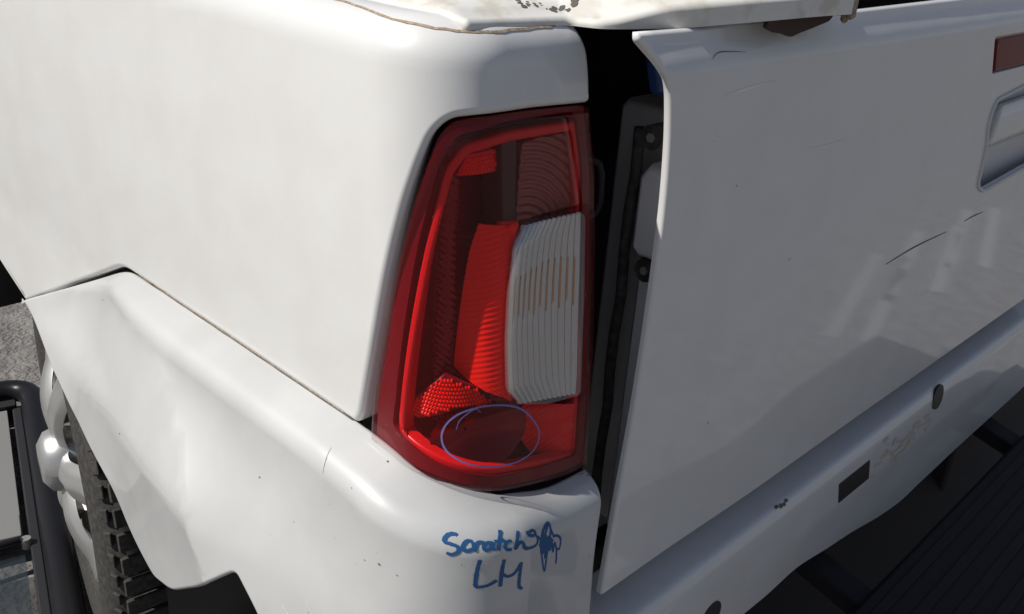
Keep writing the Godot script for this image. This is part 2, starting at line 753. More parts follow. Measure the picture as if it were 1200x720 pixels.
# ------------------------------------------------------------------ the truck
func make_truck() -> void:
	var truck := Node3D.new()
	truck.name = "pickup_truck"
	add_child(truck)
	tag(truck, "white pickup truck, rear left corner with red tail lamp and tailgate ajar", "pickup truck")
	make_side(truck)
	make_bumper(truck)
	make_lamp(truck)
	make_tailgate(truck)
	make_valance(truck)
	make_bed(truck)
	make_wheel(truck)
	make_underbody(truck)


func lamp_outline() -> Array:
	return [[0.0115, 1.0887, 0.012], [0.0315, 1.0912, 0.006], [0.0814, 1.0908, 0.01], [0.1474, 1.0877, 0.004], [0.1583, 1.0358, 0.01], [0.1618, 0.9663, 0.01], [0.1609, 0.8775, 0.01], [0.1528, 0.7796, 0.004],
		[0.1258, 0.7810, 0.01], [0.0999, 0.7855, 0.01], [0.0643, 0.7945, 0.01], [0.0318, 0.8043, 0.01], [-0.0122, 0.8159, 0.01], [-0.0615, 0.8233, 0.01], [-0.0831, 0.8244, 0.006],
		[-0.0755, 0.8617, 0.01], [-0.0617, 0.9032, 0.01], [-0.0465, 0.9493, 0.01], [-0.0301, 0.9979, 0.01], [-0.0180, 1.0331, 0.01], [-0.0076, 1.0605, 0.01], [0.0002, 1.0782, 0.008]]


func make_side(truck: Node3D) -> void:
	var top := RAIL + ROLL * PI / 2.0 + 0.03
	var o := [[-1.95, top], [-1.95, 0.50], [-1.55, 0.50, 0.03], [-1.50, 0.60, 0.04], [-1.42, 0.70, 0.04], [-1.30, 0.765, 0.04], [-1.15, 0.785, 0.04], [-1.02, 0.750, 0.04], [-0.9288, 0.7064, 0.02], [-0.8496, 0.6764, 0.003],
		[-0.508, 0.8345, 0.02], [-0.3, 0.8355], [-0.0940, 0.8355, 0.003], [-0.0865, 0.845, 0.006]]
	var lamp := lamp_outline()
	var ring := inset(rounded(lamp, 0.2), 0.0)
	# up the lamp's left edge and over its top, a finger's gap away
	var edge := [[-0.0775, 0.870], [-0.0655, 0.9043], [-0.0502, 0.9510], [-0.0338, 0.9990], [-0.0218, 1.0345], [-0.0112, 1.0618], [-0.0022, 1.0815], [0.0098, 1.0920], [0.0310, 1.0936], [0.0814, 1.0932], [0.1440, 1.0902]]
	for p in edge:
		o.append([p[0], p[1], 0.008])
	o[-1][2] = 0.005
	o.append_array([[0.1408, 1.118, 0.02], [0.1310, 1.148, 0.015], [0.112, top]])
	var us := steps(-1.9, -0.2, 0.09)
	us.append_array(steps(-0.19, -0.07, 0.03))
	us.append_array(steps(-0.06, 0.06, 0.0075))
	us.append_array(steps(0.07, 0.15, 0.02))
	var vs := steps(0.52, 1.10, 0.045)
	vs.append_array(steps(1.115, top - 0.004, 0.0065))
	var m := sheet(rounded(o, 0.02), body, us, vs, 0.006, 0.018, [], 1.0, 0.006)
	var side := mesh_node("side_panel", m, "white_paint", truck)
	# brown sealant and dirt along the joint under the cover
	var b := Build.new()
	var line := PackedVector2Array()
	for u in steps(-1.2, 0.126, 0.008):
		var v := 1.1600 - 0.0125 * clampf((u + 0.109) / 0.133, 0.0, 1.0) + 0.0008 * ss(0.03, 0.12, u)
		line.append(Vector2(u, v + rng.randf_range(-0.0006, 0.0006)))
	add_stroke(b, body, line, 0.0020, 0.0006)
	mesh_node("rust_line", b.mesh(), "rust", side)
	b = Build.new()
	var seam := PackedVector2Array()
	for u in steps(-0.47, -0.11, 0.012):
		seam.append(Vector2(u, 0.8385 + rng.randf_range(-0.0004, 0.0004)))
	add_stroke(b, body, seam, 0.0016, 0.0004)
	mesh_node("dirt_line", b.mesh(), "rust", side)
	# dark lining behind the joints and the lamp
	b = Build.new()
	b.grid(24, 20, func(i: int, j: int): return contour(lerpf(-1.9, 0.142, i / 23.0), lerpf(0.50, 1.11, j / 19.0), -0.022) + Vector3(0, 0, 0), 1.0)
	var hidden := sheet(rounded([[-0.80, 0.70, 0.05], [-0.5, 0.79, 0.05], [-0.12, 0.80, 0.02], [-0.12, 0.86], [-0.78, 0.86]], 0.03), at_offset(-0.024), steps(-0.8, -0.1, 0.05), steps(0.7, 0.86, 0.03), 0.0, 0.0)
	mesh_node("joint_liner", hidden, "black_gap", side)


func make_bumper(truck: Node3D) -> void:
	var o := [[-0.7750, 0.0040, 0.002], [-0.7569, 0.0130, 0.008], [-0.7069, 0.0554, 0.04], [-0.5921, 0.1410, 0.05], [-0.5471, 0.2205, 0.05], [-0.4650, 0.2901, 0.03], [-0.4248, 0.3030, 0.02], [-0.3864, 0.3095, 0.012],
		[-0.3323, 0.2906, 0.02], [-0.2488, 0.2306, 0.02], [-0.2007, 0.1920, 0.005], [-0.1922, 0.1860, 0.005], [-0.1681, 0.2152, 0.02], [-0.1414, 0.2618, 0.03], [-0.15, 0.40], [0.15, 0.40], [0.151, 0.16], [0.149, 0.0814, 0.02], [0.1510, 0.0313, 0.012], [0.1535, 0.0040, 0.003],
		[0.06, 0.002], [-0.10, 0.002], [-0.35, 0.003], [-0.50, 0.003, 0.02], [-0.62, 0.003], [-0.74, 0.003]]
	var us := steps(-0.86, -0.10, 0.0140)
	us.append_array(steps(-0.09, 0.06, 0.008))
	us.append_array(steps(0.07, 0.145, 0.015))
	var vs := steps(0.008, 0.075, 0.0048)
	vs.append_array(steps(0.088, 0.40, 0.0145))
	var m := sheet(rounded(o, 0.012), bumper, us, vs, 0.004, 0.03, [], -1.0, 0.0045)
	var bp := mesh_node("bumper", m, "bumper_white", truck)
	bp.set_meta("label", "white bumper corner with blue handwriting below the tail lamp")
	# handwriting in blue marker
	var strokes := [
		[44, 392, 29, 386, 1, 399, -18, 430, -19, 456, 11, 461, 42, 468, 52, 491, 40, 519, 13, 539, -10, 533],
		[122, 418, 102, 414, 83, 434, 72, 464, 77, 488, 95, 489, 129, 466],
		[128, 419, 131, 445, 134, 479, 141, 443, 158, 417, 188, 416],
		[229, 416, 208, 413, 189, 432, 183, 456, 196, 471, 220, 453, 241, 410, 234, 442, 241, 469],
		[299, 321, 280, 393, 264, 469], [247, 404, 311, 394],
		[354, 408, 335, 403, 314, 421, 308, 448, 320, 466, 346, 465],
		[417, 338, 388, 415, 374, 466, 395, 432, 419, 422, 435, 440, 440, 473, 474, 492],
		[497, 364, 543, 356, 566, 378, 531, 397, 496, 387, 484, 369, 486, 352],
		[562, 392, 580, 425, 572, 466, 522, 487, 475, 486, 443, 471],
		[586, 410, 619, 443, 629, 515, 714, 742, 731, 591, 756, 437, 777, 326, 739, 319, 656, 388, 611, 490, 682, 407, 764, 317, 777, 366, 803, 417],
		[609, 441, 723, 443, 802, 467, 613, 474, 788, 496, 622, 506, 780, 523, 649, 548, 754, 546],
		[670, 390, 668, 575, 706, 411, 701, 620, 740, 417, 733, 555, 777, 441, 773, 558],
		[800, 430, 859, 427, 920, 468, 919, 553, 874, 554, 832, 490, 820, 575, 786, 460],
		[866, 541, 881, 616, 884, 696]]
	var b := Build.new()
	for s in strokes:
		add_stroke(b, bumper, shifted(curve(floats(s), 6)), 0.0024, 0.0004, -1.0)
	mesh_node("handwritten_word", b.mesh(), "blue_ink", bp)
	b = Build.new()
	for s in [[162, 551, 152, 602, 142, 691, 140, 787, 167, 791, 209, 775, 260, 732], [299, 548, 289, 637, 282, 788], [282, 665, 324, 703, 365, 691, 396, 649, 419, 604, 415, 683, 415, 810, 444, 846]]:
		add_stroke(b, bumper, shifted(curve(floats(s), 6)), 0.0024, 0.0004, -1.0)
	mesh_node("handwritten_initials", b.mesh(), "blue_ink", bp)
	# scratches, specks
	b = Build.new()
	add_stroke(b, bumper, curve(floats([-1010, 345, -985, 420, -970, 480, -962, 560]), 5), 0.0005, 0.0003, -1.0, false, 0.7)
	for p in [[-531, 142], [-370, 929], [-1852, 1019], [-4223, 1569], [-5353, 394]]:
		add_spot(b, bumper, Vector2(p[0], p[1]) * 1e-4, 0.0009, 0.0003, -1.0)
	for i in 26:
		add_spot(b, bumper, Vector2(rng.randf_range(-0.18, 0.14), rng.randf_range(0.03, 0.24)), rng.randf_range(0.0002, 0.0005), 0.0003, -1.0)
	mesh_node("scratch", b.mesh(), "scratch_dark", bp).set_meta("kind", "stuff")
	b = Build.new()
	for i in 5:
		var a := Vector2(rng.randf_range(-0.15, -0.02), rng.randf_range(0.07, 0.20))
		var d := Vector2(rng.randf_range(-0.02, 0.02), rng.randf_range(0.005, 0.03))
		add_stroke(b, bumper, curve(PackedVector2Array([a, a + d * 0.5 + Vector2(0.001, 0), a + d]), 4), rng.randf_range(0.0003, 0.0006), 0.0003, -1.0, false, 0.9)
	mesh_node("scuff", b.mesh(), "scratch_pale", bp).set_meta("kind", "stuff")


func make_lamp(truck: Node3D) -> void:
	var outline := rounded(lamp_outline(), 0.006)
	var us := steps(-0.08, 0.16, 0.008)
	var vs := steps(0.785, 1.085, 0.012)
	# housing: a deep tray behind the lens
	var lamp := mesh_node("tail_lamp", sheet(inset(outline, 0.004), at_offset(-0.046), us, vs, 0.0, 0.0), "black_red", truck)
	lamp.set_meta("label", "red wraparound tail lamp with clear ribbed reversing lens and blue pen ring")
	var wall := Build.new()
	var wl := inset(outline, 0.003)
	var base := []
	for i in wl.size():
		var q := wl[i]
		var n := normal_at(at_offset(0.0), q, 1.0)
		base.append([contour(q.x, q.y, -0.012), contour(q.x, q.y, -0.047), n])
	for i in base.size():
		var j := (i + 1) % base.size()
		wall.flat([base[i][0], base[j][0], base[j][1], base[i][1]])
	mesh_node("housing_wall", wall.mesh(), "red_flange", lamp)
	# the lens, open where the reversing lens sits
	var rev := rounded(with_radius(floats([769, 10075, 915, 10103, 1454, 10065, 1464, 9414, 1418, 8510, 1019, 8574, 707, 8679, 609, 8808, 615, 9227, 651, 9622, 698, 9936]), 0.007), 0.006)
	var lens := mesh_node("red_lens", sheet(outline, at_offset(-0.002), us, vs, 0.007, 0.0015, [inset(rev, -0.0008)], 1.0, 0.005), "red_lens", lamp)
	lens.set_meta("label", "smooth red lens")
	# flange: the ring round the edge
	var flange_in := rounded(with_radius(floats([163, 10791, 623, 10841, 1375, 10830, 1486, 10378, 1530, 8808, 1433, 7902, 976, 7977, 313, 8155, -108, 8278, -512, 8425, -589, 8478, -411, 9115, -174, 10007, 3, 10558]), 0.008), 0.006)
	mesh_node("edge_flange", sheet(inset(outline, 0.0012), at_offset(-0.0105), steps(-0.08, 0.16, 0.008), vs, 0.0, 0.02, [flange_in], 1.0, 0.003), "red_flange", lamp)
	var trim_out := rounded(with_radius(floats([237, 10740, 706, 10784, 1493, 10768, 1579, 10004, 1590, 8757, 1506, 7817, 1043, 7910, 360, 8102, -119, 8234, -566, 8369, -577, 8527, -392, 9159, -148, 9983, 54, 10567]), 0.009), 0.006)
	trim_out = inset(trim_out, 0.002)
	var trim := mesh_node("inner_trim", sheet(trim_out, at_offset(-0.013), [], [], 0.0028, 0.008, [inset(trim_out, 0.0078)], 1.0, 0.003), "red_trim", lamp)
	trim.set_meta("label", "bright red inner trim frame")
	# reflector behind everything, dark and curved, with fine ribs
	var bowl := inset(trim_out, 0.006)
	mesh_node("dark_reflector", sheet(bowl, func(u: float, v: float): return contour(u, v, -0.0445 + 0.001 * sin(u * 45.0 + v * 6.0) + 0.0006 * sin((v + u * 0.2) * TAU / 0.006)), steps(-0.06, 0.15, 0.006), steps(0.79, 1.07, 0.0022), 0.0, 0.0, [], 1.0, 0.002, 0.4), "dark_reflector", lamp)
	# faceted reflector at the top left
	var b := Build.new()
	var hex := floats([306, 10618, 652, 10630, 664, 10457, 196, 10473])
	var plate := mesh_node("faceted_reflector", sheet(rounded(with_radius(hex, 0.003), 0.005), at_offset(-0.022), [], [], 0.001, 0.008), "red_trim", lamp)
	for i in 12:
		for j in 7:
			var p := Vector2(0.0200 + i * 0.0040 + 0.0020 * (j % 2), 1.0460 + j * 0.0030)
			if Geometry2D.is_point_in_polygon(p, inset(hex, 0.0018)):
				add_facet(b, p, 0.0022, -0.0222, 0.0012)
	mesh_node("facet", b.mesh(), "red_reflector", plate).set_meta("kind", "stuff")
	# upper right reflector with curved ribs, its brown a painted-in building reflection
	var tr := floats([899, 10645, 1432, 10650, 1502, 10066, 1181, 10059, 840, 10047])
	var right := mesh_node("upper_reflector", sheet(rounded(with_radius(tr, 0.003), 0.004), func(u: float, v: float): return contour(u, v, -0.020 + 0.0007 * sin(Vector2(u - 0.09, v - 0.98).length() * TAU / 0.0062)), steps(0.085, 0.15, 0.002), steps(1.006, 1.065, 0.0016), 0.001, 0.01, [], 1.0, 0.0013), "reflection_brown", lamp)
	right.set_meta("label", "upper reflector with curved ribs, a building reflection painted in as brownish red")
	mesh_node("pole_reflection", sheet(rounded(with_radius(floats([646, 10690, 803, 10690, 799, 10066, 673, 10091]), 0.002), 0.006), at_offset(-0.016), [], [], 0.001, 0.02), "black_red", lamp)  # dark strip painted in for a pole's reflection in the lens
	# bright ribbed panel beside the reversing lens
	var left := [[0.0160, 0.8950], [0.0170, 0.8988], [0.0270, 0.9392], [0.0385, 0.9904], [0.0460, 1.0115]]
	var rght := [[0.0700, 0.8690], [0.0648, 0.8888], [0.0706, 0.9500], [0.0756, 0.9920], [0.0715, 1.0085]]
	b = Build.new()
	b.grid(240, 16, func(i: int, j: int):
		var p := across(left, rght, i / 239.0, j / 15.0)
		return contour(p.x, p.y, -0.042 + 0.030 * ss(0.008, 0.070, p.x) + 0.0009 * absf(fposmod((p.y - p.x * 0.25) / 0.0044, 1.0) - 0.5) * 2.0), -1.0)
	var ribbed := mesh_node("ribbed_reflector", b.mesh(), "red_reflector", lamp)
	ribbed.set_meta("label", "bright red finely ribbed reflector")
	var wd := floats([633, 10111, 790, 10100, 735, 9936, 690, 9622, 655, 9227, 648, 8808, 700, 8700, 692, 8660, 583, 8762, 570, 9016, 602, 9548])
	mesh_node("light_guide", sheet(rounded(with_radius(wd, 0.003), 0.005), func(u: float, v: float): return contour(u, v, -0.019 + 0.009 * ss(0.055, 0.078, u)), [], [], 0.0015, 0.006), "red_reflector", lamp)
	var bead := SphereMesh.new()
	bead.radius = 0.0034
	bead.height = 0.0068
	bead.radial_segments = 24
	bead.rings = 12
	var glint := mesh_node("glint_bead", bead, "red_reflector", lamp)  # small bead added to stand for the sun's glint
	glint.position = contour(0.0690, 1.0085, -0.0078)
	# lower facets and bulb bowl
	var fc := floats([-557, 8639, -6, 8962, 397, 8835, 655, 8628, 160, 8678, -509, 8513])
	var low := mesh_node("faceted_reflector", sheet(rounded(with_radius(fc, 0.003), 0.005), at_offset(-0.024), [], [], 0.001, 0.006), "red_flange", lamp)
	b = Build.new()
	for i in 30:
		for j in 14:
			var p := Vector2(-0.055 + i * 0.0042 + (j % 2) * 0.0021, 0.850 + j * 0.0034)
			if Geometry2D.is_point_in_polygon(p, inset(fc, 0.002)):
				add_facet(b, p, 0.0023, -0.0242, 0.0013)
	mesh_node("facet", b.mesh(), "red_reflector", low).set_meta("kind", "stuff")
	b = Build.new()
	var centre := Vector2(0.036, 0.838)
	b.grid(25, 10, func(i: int, j: int):
		var a := TAU * i / 24.0
		var r := j / 9.0
		return contour(centre.x + cos(a) * 0.058 * r, centre.y + sin(a) * 0.031 * r, -0.043 + 0.022 * r * r), -1.0)
	mesh_node("bulb_bowl", b.mesh(), "dark_reflector", lamp)
	var left2 := [[0.1107, 0.7944], [0.0987, 0.8168], [0.1060, 0.8423]]
	var rght2 := [[0.1504, 0.7881], [0.1530, 0.8120], [0.1553, 0.8355]]
	b = Build.new()
	b.grid(90, 40, func(i: int, j: int):
		var p := across(left2, rght2, i / 89.0, j / 39.0)
		return contour(p.x, p.y, -0.040 + 0.026 * ss(0.095, 0.153, p.x) + 0.0009 * absf(fposmod((p.y - p.x * 0.8) / 0.0052, 1.0) - 0.5) * 2.0), -1.0)
	var lrib := mesh_node("ribbed_reflector", b.mesh(), "red_reflector", lamp)
	lrib.set_meta("label", "bright red diagonally ribbed corner reflector")
	# reversing lens: clear, with upright ribs, an insert and a bulb's amber reflection painted as a band behind
	var rl := mesh_node("reversing_lens", sheet(rev, at_offset(-0.0018), steps(0.062, 0.146, 0.006), steps(0.855, 1.006, 0.008), 0.0025, 0.006, [], 1.0, 0.003), "clear_lens", lamp)
	rl.set_meta("label", "clear reversing lens with upright ribs")
	b = Build.new()
	var left3 := [[0.0700, 0.8672], [0.0615, 0.8808], [0.0615, 0.9227], [0.0651, 0.9622], [0.0700, 0.9936], [0.0790, 1.0080]]
	var rght3 := [[0.1400, 0.8520], [0.1430, 0.8700], [0.1450, 0.9200], [0.1462, 0.9550], [0.1462, 0.9900], [0.1450, 1.0060]]
	b.grid(40, 150, func(i: int, j: int):
		var p := across(left3, rght3, i / 39.0, j / 149.0)
		return contour(p.x, p.y, -0.0085 - 0.006 * sin(PI * i / 39.0) * sin(PI * j / 149.0) + 0.0029 * pow(absf(sin(PI * 12.0 * j / 149.0)), 0.7)), -1.0)
	mesh_node("ribbed_insert", b.mesh(), "chrome", lamp)
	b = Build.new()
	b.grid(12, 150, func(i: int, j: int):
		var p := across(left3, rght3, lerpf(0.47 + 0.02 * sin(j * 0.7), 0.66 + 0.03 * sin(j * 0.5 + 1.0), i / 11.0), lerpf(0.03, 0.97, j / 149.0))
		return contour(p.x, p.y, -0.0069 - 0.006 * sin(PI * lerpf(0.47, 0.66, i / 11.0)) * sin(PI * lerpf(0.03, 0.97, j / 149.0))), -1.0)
	mesh_node("amber_reflection", b.mesh(), "amber", lamp)  # reflection of the amber bulb put in as colour
	# ring drawn on the lens with a pen
	b = Build.new()
	var surface := at_offset(-0.002)
	add_stroke(b, surface, curve(floats([383, 8788, 627, 8695, 793, 8546, 885, 8375, 819, 8247, 631, 8216, 354, 8278, 143, 8344, 0, 8448, -33, 8576, 31, 8700, 169, 8781]), 6, true), 0.0015, 0.0004, 1.0, true)
	add_stroke(b, surface, curve(floats([82, 8629, 115, 8707, 189, 8765, 249, 8786, 285, 8751]), 6), 0.0009, 0.0004, 1.0, false, 0.5)
	var ring := mesh_node("pen_ring", b.mesh(), "pale_blue_ink", lamp)
	ring.set_meta("label", "blue pen ring drawn on the lens")
	b = Build.new()
	for i in 9:
		add_spot(b, surface, Vector2(rng.randf_range(-0.055, 0.0), rng.randf_range(0.825, 0.89)), rng.randf_range(0.0002, 0.0004), 0.0003)
	for i in 8:
		add_spot(b, surface, Vector2(rng.randf_range(-0.04, 0.15), rng.randf_range(0.80, 1.08)), rng.randf_range(0.00015, 0.0004), 0.0003)
	mesh_node("dust_speck", b.mesh(), "dirt", lamp).set_meta("kind", "stuff")


func across(a: Array, b: Array, t: float, s: float) -> Vector2:   # between two edge lines: t along them, s from one to the other
	var k := minf(t, 0.9999) * (a.size() - 1)
	var i := int(k)
	var p := Vector2(a[i][0], a[i][1]).lerp(Vector2(a[i + 1][0], a[i + 1][1]), k - i)
	k = minf(t, 0.9999) * (b.size() - 1)
	i = int(k)
	return p.lerp(Vector2(b[i][0], b[i][1]).lerp(Vector2(b[i + 1][0], b[i + 1][1]), k - i), s)


func add_facet(b: Build, at: Vector2, r: float, o: float, h: float) -> void:   # a small six-sided pyramid with a flat top
	var low := []
	var high := []
	for k in 6:
		var d := Vector2(cos(TAU * k / 6.0), sin(TAU * k / 6.0))
		low.append(contour(at.x + d.x * r, at.y + d.y * r, o))
		high.append(contour(at.x + d.x * r * 0.45, at.y + d.y * r * 0.45, o + h))
	for k in 6:
		b.flat([low[k], low[(k + 1) % 6], high[(k + 1) % 6], high[k]])
	b.flat(high)


func make_tailgate(truck: Node3D) -> void:
	var o := [[-0.004, 1.1485], [-0.0045, 1.1440, 0.003], [0.0015, 1.1395, 0.008], [0.0120, 1.1300, 0.02], [0.0250, 1.1100, 0.02], [0.0325, 1.0750, 0.03], [0.0385, 1.0184, 0.05], [0.0385, 0.92, 0.05], [0.0358, 0.8356, 0.05], [0.0270, 0.733, 0.05], [0.0215, 0.6385, 0.004],
		[0.536, 0.6313], [1.42, 0.6130, 0.02], [1.44, 1.10, 0.03], [1.40, 1.152, 0.02], [0.6, 1.1505], [0.34, 1.1490], [0.12, 1.1490], [0.05, 1.1480]]
	var recess := rounded([[0.7763, 0.8977, 0.012], [0.7505, 0.9104, 0.010], [0.7431, 0.9637, 0.01], [0.7374, 1.0035, 0.012], [0.745, 1.0212, 0.012], [0.8501, 1.0303, 0.01], [1.04, 1.033, 0.02], [1.055, 0.905, 0.02], [0.9512, 0.9050, 0.02]], 0.012)
	var slot := rounded([[0.686, 1.1025, 0.004], [0.707, 1.0595, 0.004], [1.12, 1.0595, 0.004], [1.12, 1.1025, 0.004]], 0.015)
	var us := steps(0.0, 0.12, 0.02)
	us.append_array(steps(0.14, 1.42, 0.03))
	var vs := steps(0.65, 1.10, 0.045)
	vs.append_array(steps(1.112, 1.148, 0.006))
	var m := sheet(rounded(o, 0.025), gate, us, vs, 0.0035, 0.003, [recess, slot], 1.0, 0.008, 0.15)
	var tg := mesh_node("tailgate", m, "white_paint", truck)
	tg.set_meta("label", "white tailgate standing slightly ajar")
	# inner side of the tailgate, seen through the gap
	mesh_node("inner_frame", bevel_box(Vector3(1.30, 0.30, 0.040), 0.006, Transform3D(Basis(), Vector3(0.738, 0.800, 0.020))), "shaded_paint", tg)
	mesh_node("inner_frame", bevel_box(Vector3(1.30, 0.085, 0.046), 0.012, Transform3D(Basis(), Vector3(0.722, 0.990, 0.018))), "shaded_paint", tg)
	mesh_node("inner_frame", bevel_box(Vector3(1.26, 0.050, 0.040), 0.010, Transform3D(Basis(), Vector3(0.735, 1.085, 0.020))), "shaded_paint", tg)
	mesh_node("inner_panel", bevel_box(Vector3(1.24, 0.44, 0.060), 0.008, Transform3D(Basis(), Vector3(0.740, 0.850, -0.035))), "grey_primer", tg)
	for p in [Vector3(0.066, 1.058, 0.014), Vector3(0.078, 0.940, 0.016)]:
		var stop := mesh_node("bump_stop", tube([p, p + Vector3(0.010, 0, 0), p + Vector3(0.020, 0, 0)], 0.0105, 18), "rubber", tg)
		mesh_node("screw", tube([p - Vector3(0.0015, 0, 0), p + Vector3(0.001, 0, 0)], 0.004, 6), "dull_alloy", stop)
	mesh_node("blue_patch", bevel_box(Vector3(0.05, 0.040, 0.022), 0.009, Transform3D(Basis(Vector3.BACK, 0.4), Vector3(0.088, 1.113, 0.008))), "blue_plastic", tg)  # stand-in block for an unidentified dark blue patch in the gap
	var seal := []
	for k in 12:
		var y := lerpf(0.64, 1.06, k / 11.0)
		seal.append(Vector3(0.080 + 0.002 * sin(k * 2.0), y, -0.008))
	mesh_node("rubber_seal", tube(seal, 0.005, 8), "rubber", tg)
	# handle recess and handle
	var b := Build.new()
	var rim := inset(recess, 0.004)
	var cup := mesh_node("handle_recess", sheet(inset(recess, -0.001), func(x: float, y: float): return gate(x, y) - Vector3(0, 0, 0.020 + 0.008 * ss(0.99, 0.93, y)), steps(0.75, 1.05, 0.05), steps(0.90, 1.03, 0.02), 0.0, 0.0), "white_paint", tg)
	var lip := []
	for p in inset(recess, -0.0015):
		lip.append(gate(p.x, p.y) + Vector3(0, 0, 0.0006))
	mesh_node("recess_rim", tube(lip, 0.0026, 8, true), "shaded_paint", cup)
	var handle := rounded([[0.768, 0.945, 0.01], [0.765, 0.985, 0.014], [0.785, 1.012, 0.016], [1.03, 1.014, 0.016], [1.03, 0.945, 0.01]], 0.012)
	var hd := mesh_node("handle", sheet(handle, func(x: float, y: float): return gate(x, y) + Vector3(0, 0, 0.002 - 12.0 * pow(y - 0.985, 2.0)), steps(0.77, 1.03, 0.04), steps(0.95, 1.01, 0.008), 0.005, 0.014), "white_paint", tg)
	hd.set_meta("label", "white pull handle in its recess")
	# high red lamp strip
	var strip := mesh_node("red_light_strip", sheet(inset(slot, 0.0015), func(x: float, y: float): return gate(x, y) + Vector3(0, 0, 0.001), steps(0.69, 1.12, 0.04), steps(1.065, 1.10, 0.012), 0.003, 0.012), "red_flange", tg)
	strip.set_meta("label", "dark red light strip above the handle")
	# scratches, scuffs
	b = Build.new()
	add_stroke(b, gate, curve(floats([4999, 8578, 5765, 8618, 6781, 8600]), 5), 0.0022, 0.0005, 1.0, false, 0.6)
	add_stroke(b, gate, curve(floats([7376, 8618, 7700, 8630, 8058, 8615]), 4), 0.0020, 0.0005, 1.0, false, 0.6)
	add_stroke(b, gate, curve(floats([775, 11255, 904, 11295, 1253, 11270]), 5), 0.0008, 0.0005, 1.0, false, 0.8)
	for i in 22:
		add_spot(b, gate, Vector2(rng.randf_range(0.06, 0.8), rng.randf_range(0.68, 1.12)), rng.randf_range(0.0003, 0.0009), 0.0004)
	mesh_node("scratch", b.mesh(), "scratch_dark", tg).set_meta("kind", "stuff")
	b = Build.new()
	add_stroke(b, gate, curve(floats([980, 10960, 1300, 10985, 1750, 11010]), 5), 0.0022, 0.0005, 1.0, false, 0.8)
	add_stroke(b, gate, curve(floats([2600, 10310, 2900, 10290, 3300, 10300]), 5), 0.0014, 0.0005, 1.0, false, 0.8)
	mesh_node("scuff", b.mesh(), "scratch_pale", tg).set_meta("kind", "stuff")


func make_valance(truck: Node3D) -> void:
	# outline in x and distance down from under the tailgate
	var o := [[0.006, 0.0], [0.006, 0.186, 0.02], [0.2828, 0.1942, 0.03], [0.3500, 0.2020, 0.02], [0.4284, 0.2034, 0.03], [0.52, 0.2260, 0.03], [0.6173, 0.2434, 0.05], [0.72, 0.2700, 0.04], [0.818, 0.2848, 0.04], [0.88, 0.2790, 0.02], [0.9525, 0.2770, 0.03], [1.0258, 0.2726, 0.03], [1.3602, 0.267], [1.60, 0.25], [1.60, 0.0]]
	var us := steps(0.03, 1.58, 0.03)
	var vs := steps(0.005, 0.05, 0.015)
	vs.append_array(steps(0.056, 0.09, 0.004))
	vs.append_array(steps(0.10, 0.28, 0.014))
	var vl := mesh_node("rear_valance", sheet(rounded(o, 0.02), valance, us, vs, 0.003, 0.02, [], -1.0, 0.004, 0.2), "white_paint", truck)
	vl.set_meta("label", "white valance below the tailgate with dark plugs")
	for p in [Vector2(0.7985, 0.076), Vector2(0.204, 0.144)]:
		var at := valance(p.x, p.y)
		var n := normal_at(valance, p, -1.0)
		mesh_node("round_plug", tube([at - n * 0.002, at + n * 0.0006, at + n * 0.0012], 0.0195, 24), "black_plastic", vl)
	var sl := rounded([[0.486, 0.094, 0.002], [0.575, 0.094, 0.002], [0.589, 0.130, 0.002], [0.500, 0.130, 0.002]], 0.01)
	mesh_node("tape_patch", sheet(sl, func(x: float, t: float): return valance(x, t) + Vector3(0, 0, 0.001), [], [], 0.0006, 0.001, [], -1.0), "black_plastic", vl)
	var b := Build.new()
	for i in 70:
		add_spot(b, valance, Vector2(rng.randfn(0.70, 0.050), rng.randfn(0.114, 0.012)), rng.randf_range(0.0008, 0.0048), 0.0003 + 0.000004 * i, -1.0, 2.2)
	mesh_node("dirt_smear", b.mesh(), "dirt", vl).set_meta("kind", "stuff")
	b = Build.new()
	for p in [Vector2(0.330, 0.060), Vector2(0.338, 0.062), Vector2(0.345, 0.0625), Vector2(0.352, 0.061)]:
		add_spot(b, valance, p, rng.randf_range(0.0012, 0.0026), 0.0005, -1.0, 1.8)
	mesh_node("paint_chip", b.mesh(), "scratch_dark", vl).set_meta("kind", "stuff")


func make_bed(truck: Node3D) -> void:
	# dark load bed behind the tailgate: floor, far walls, wheel box, pillar
	var b := Build.new()
	add_box(b, Vector3(1.44, 0.03, 1.7), 0.004, Transform3D(Basis(), Vector3(0.72, 0.60, -0.90)))
	add_box(b, Vector3(0.03, 0.60, 1.7), 0.004, Transform3D(Basis(), Vector3(1.45, 0.87, -0.90)))
	add_box(b, Vector3(1.44, 0.60, 0.03), 0.004, Transform3D(Basis(), Vector3(0.72, 0.87, -1.74)))
	add_box(b, Vector3(0.02, 0.48, 1.62), 0.004, Transform3D(Basis(), Vector3(-0.085, 0.86, -0.94)))
	mesh_node("load_bed", b.mesh(), "bed_liner", truck)
	b = Build.new()
	add_box(b, Vector3(0.105, 0.62, 0.05), 0.008, Transform3D(Basis(), Vector3(-0.060, 0.80, -0.085)))
	var pillar := mesh_node("rear_pillar", b.mesh(), "bed_liner", truck)
	mesh_node("latch_loop", tube([Vector3(0.000, 1.045, -0.020), Vector3(0.018, 1.043, -0.006), Vector3(0.024, 1.039, -0.003), Vector3(0.027, 1.031, -0.002), Vector3(0.029, 1.006, -0.002), Vector3(0.027, 0.998, -0.003), Vector3(0.021, 0.994, -0.006), Vector3(0.000, 0.990, -0.020)], 0.0032, 10), "frame_black", pillar)


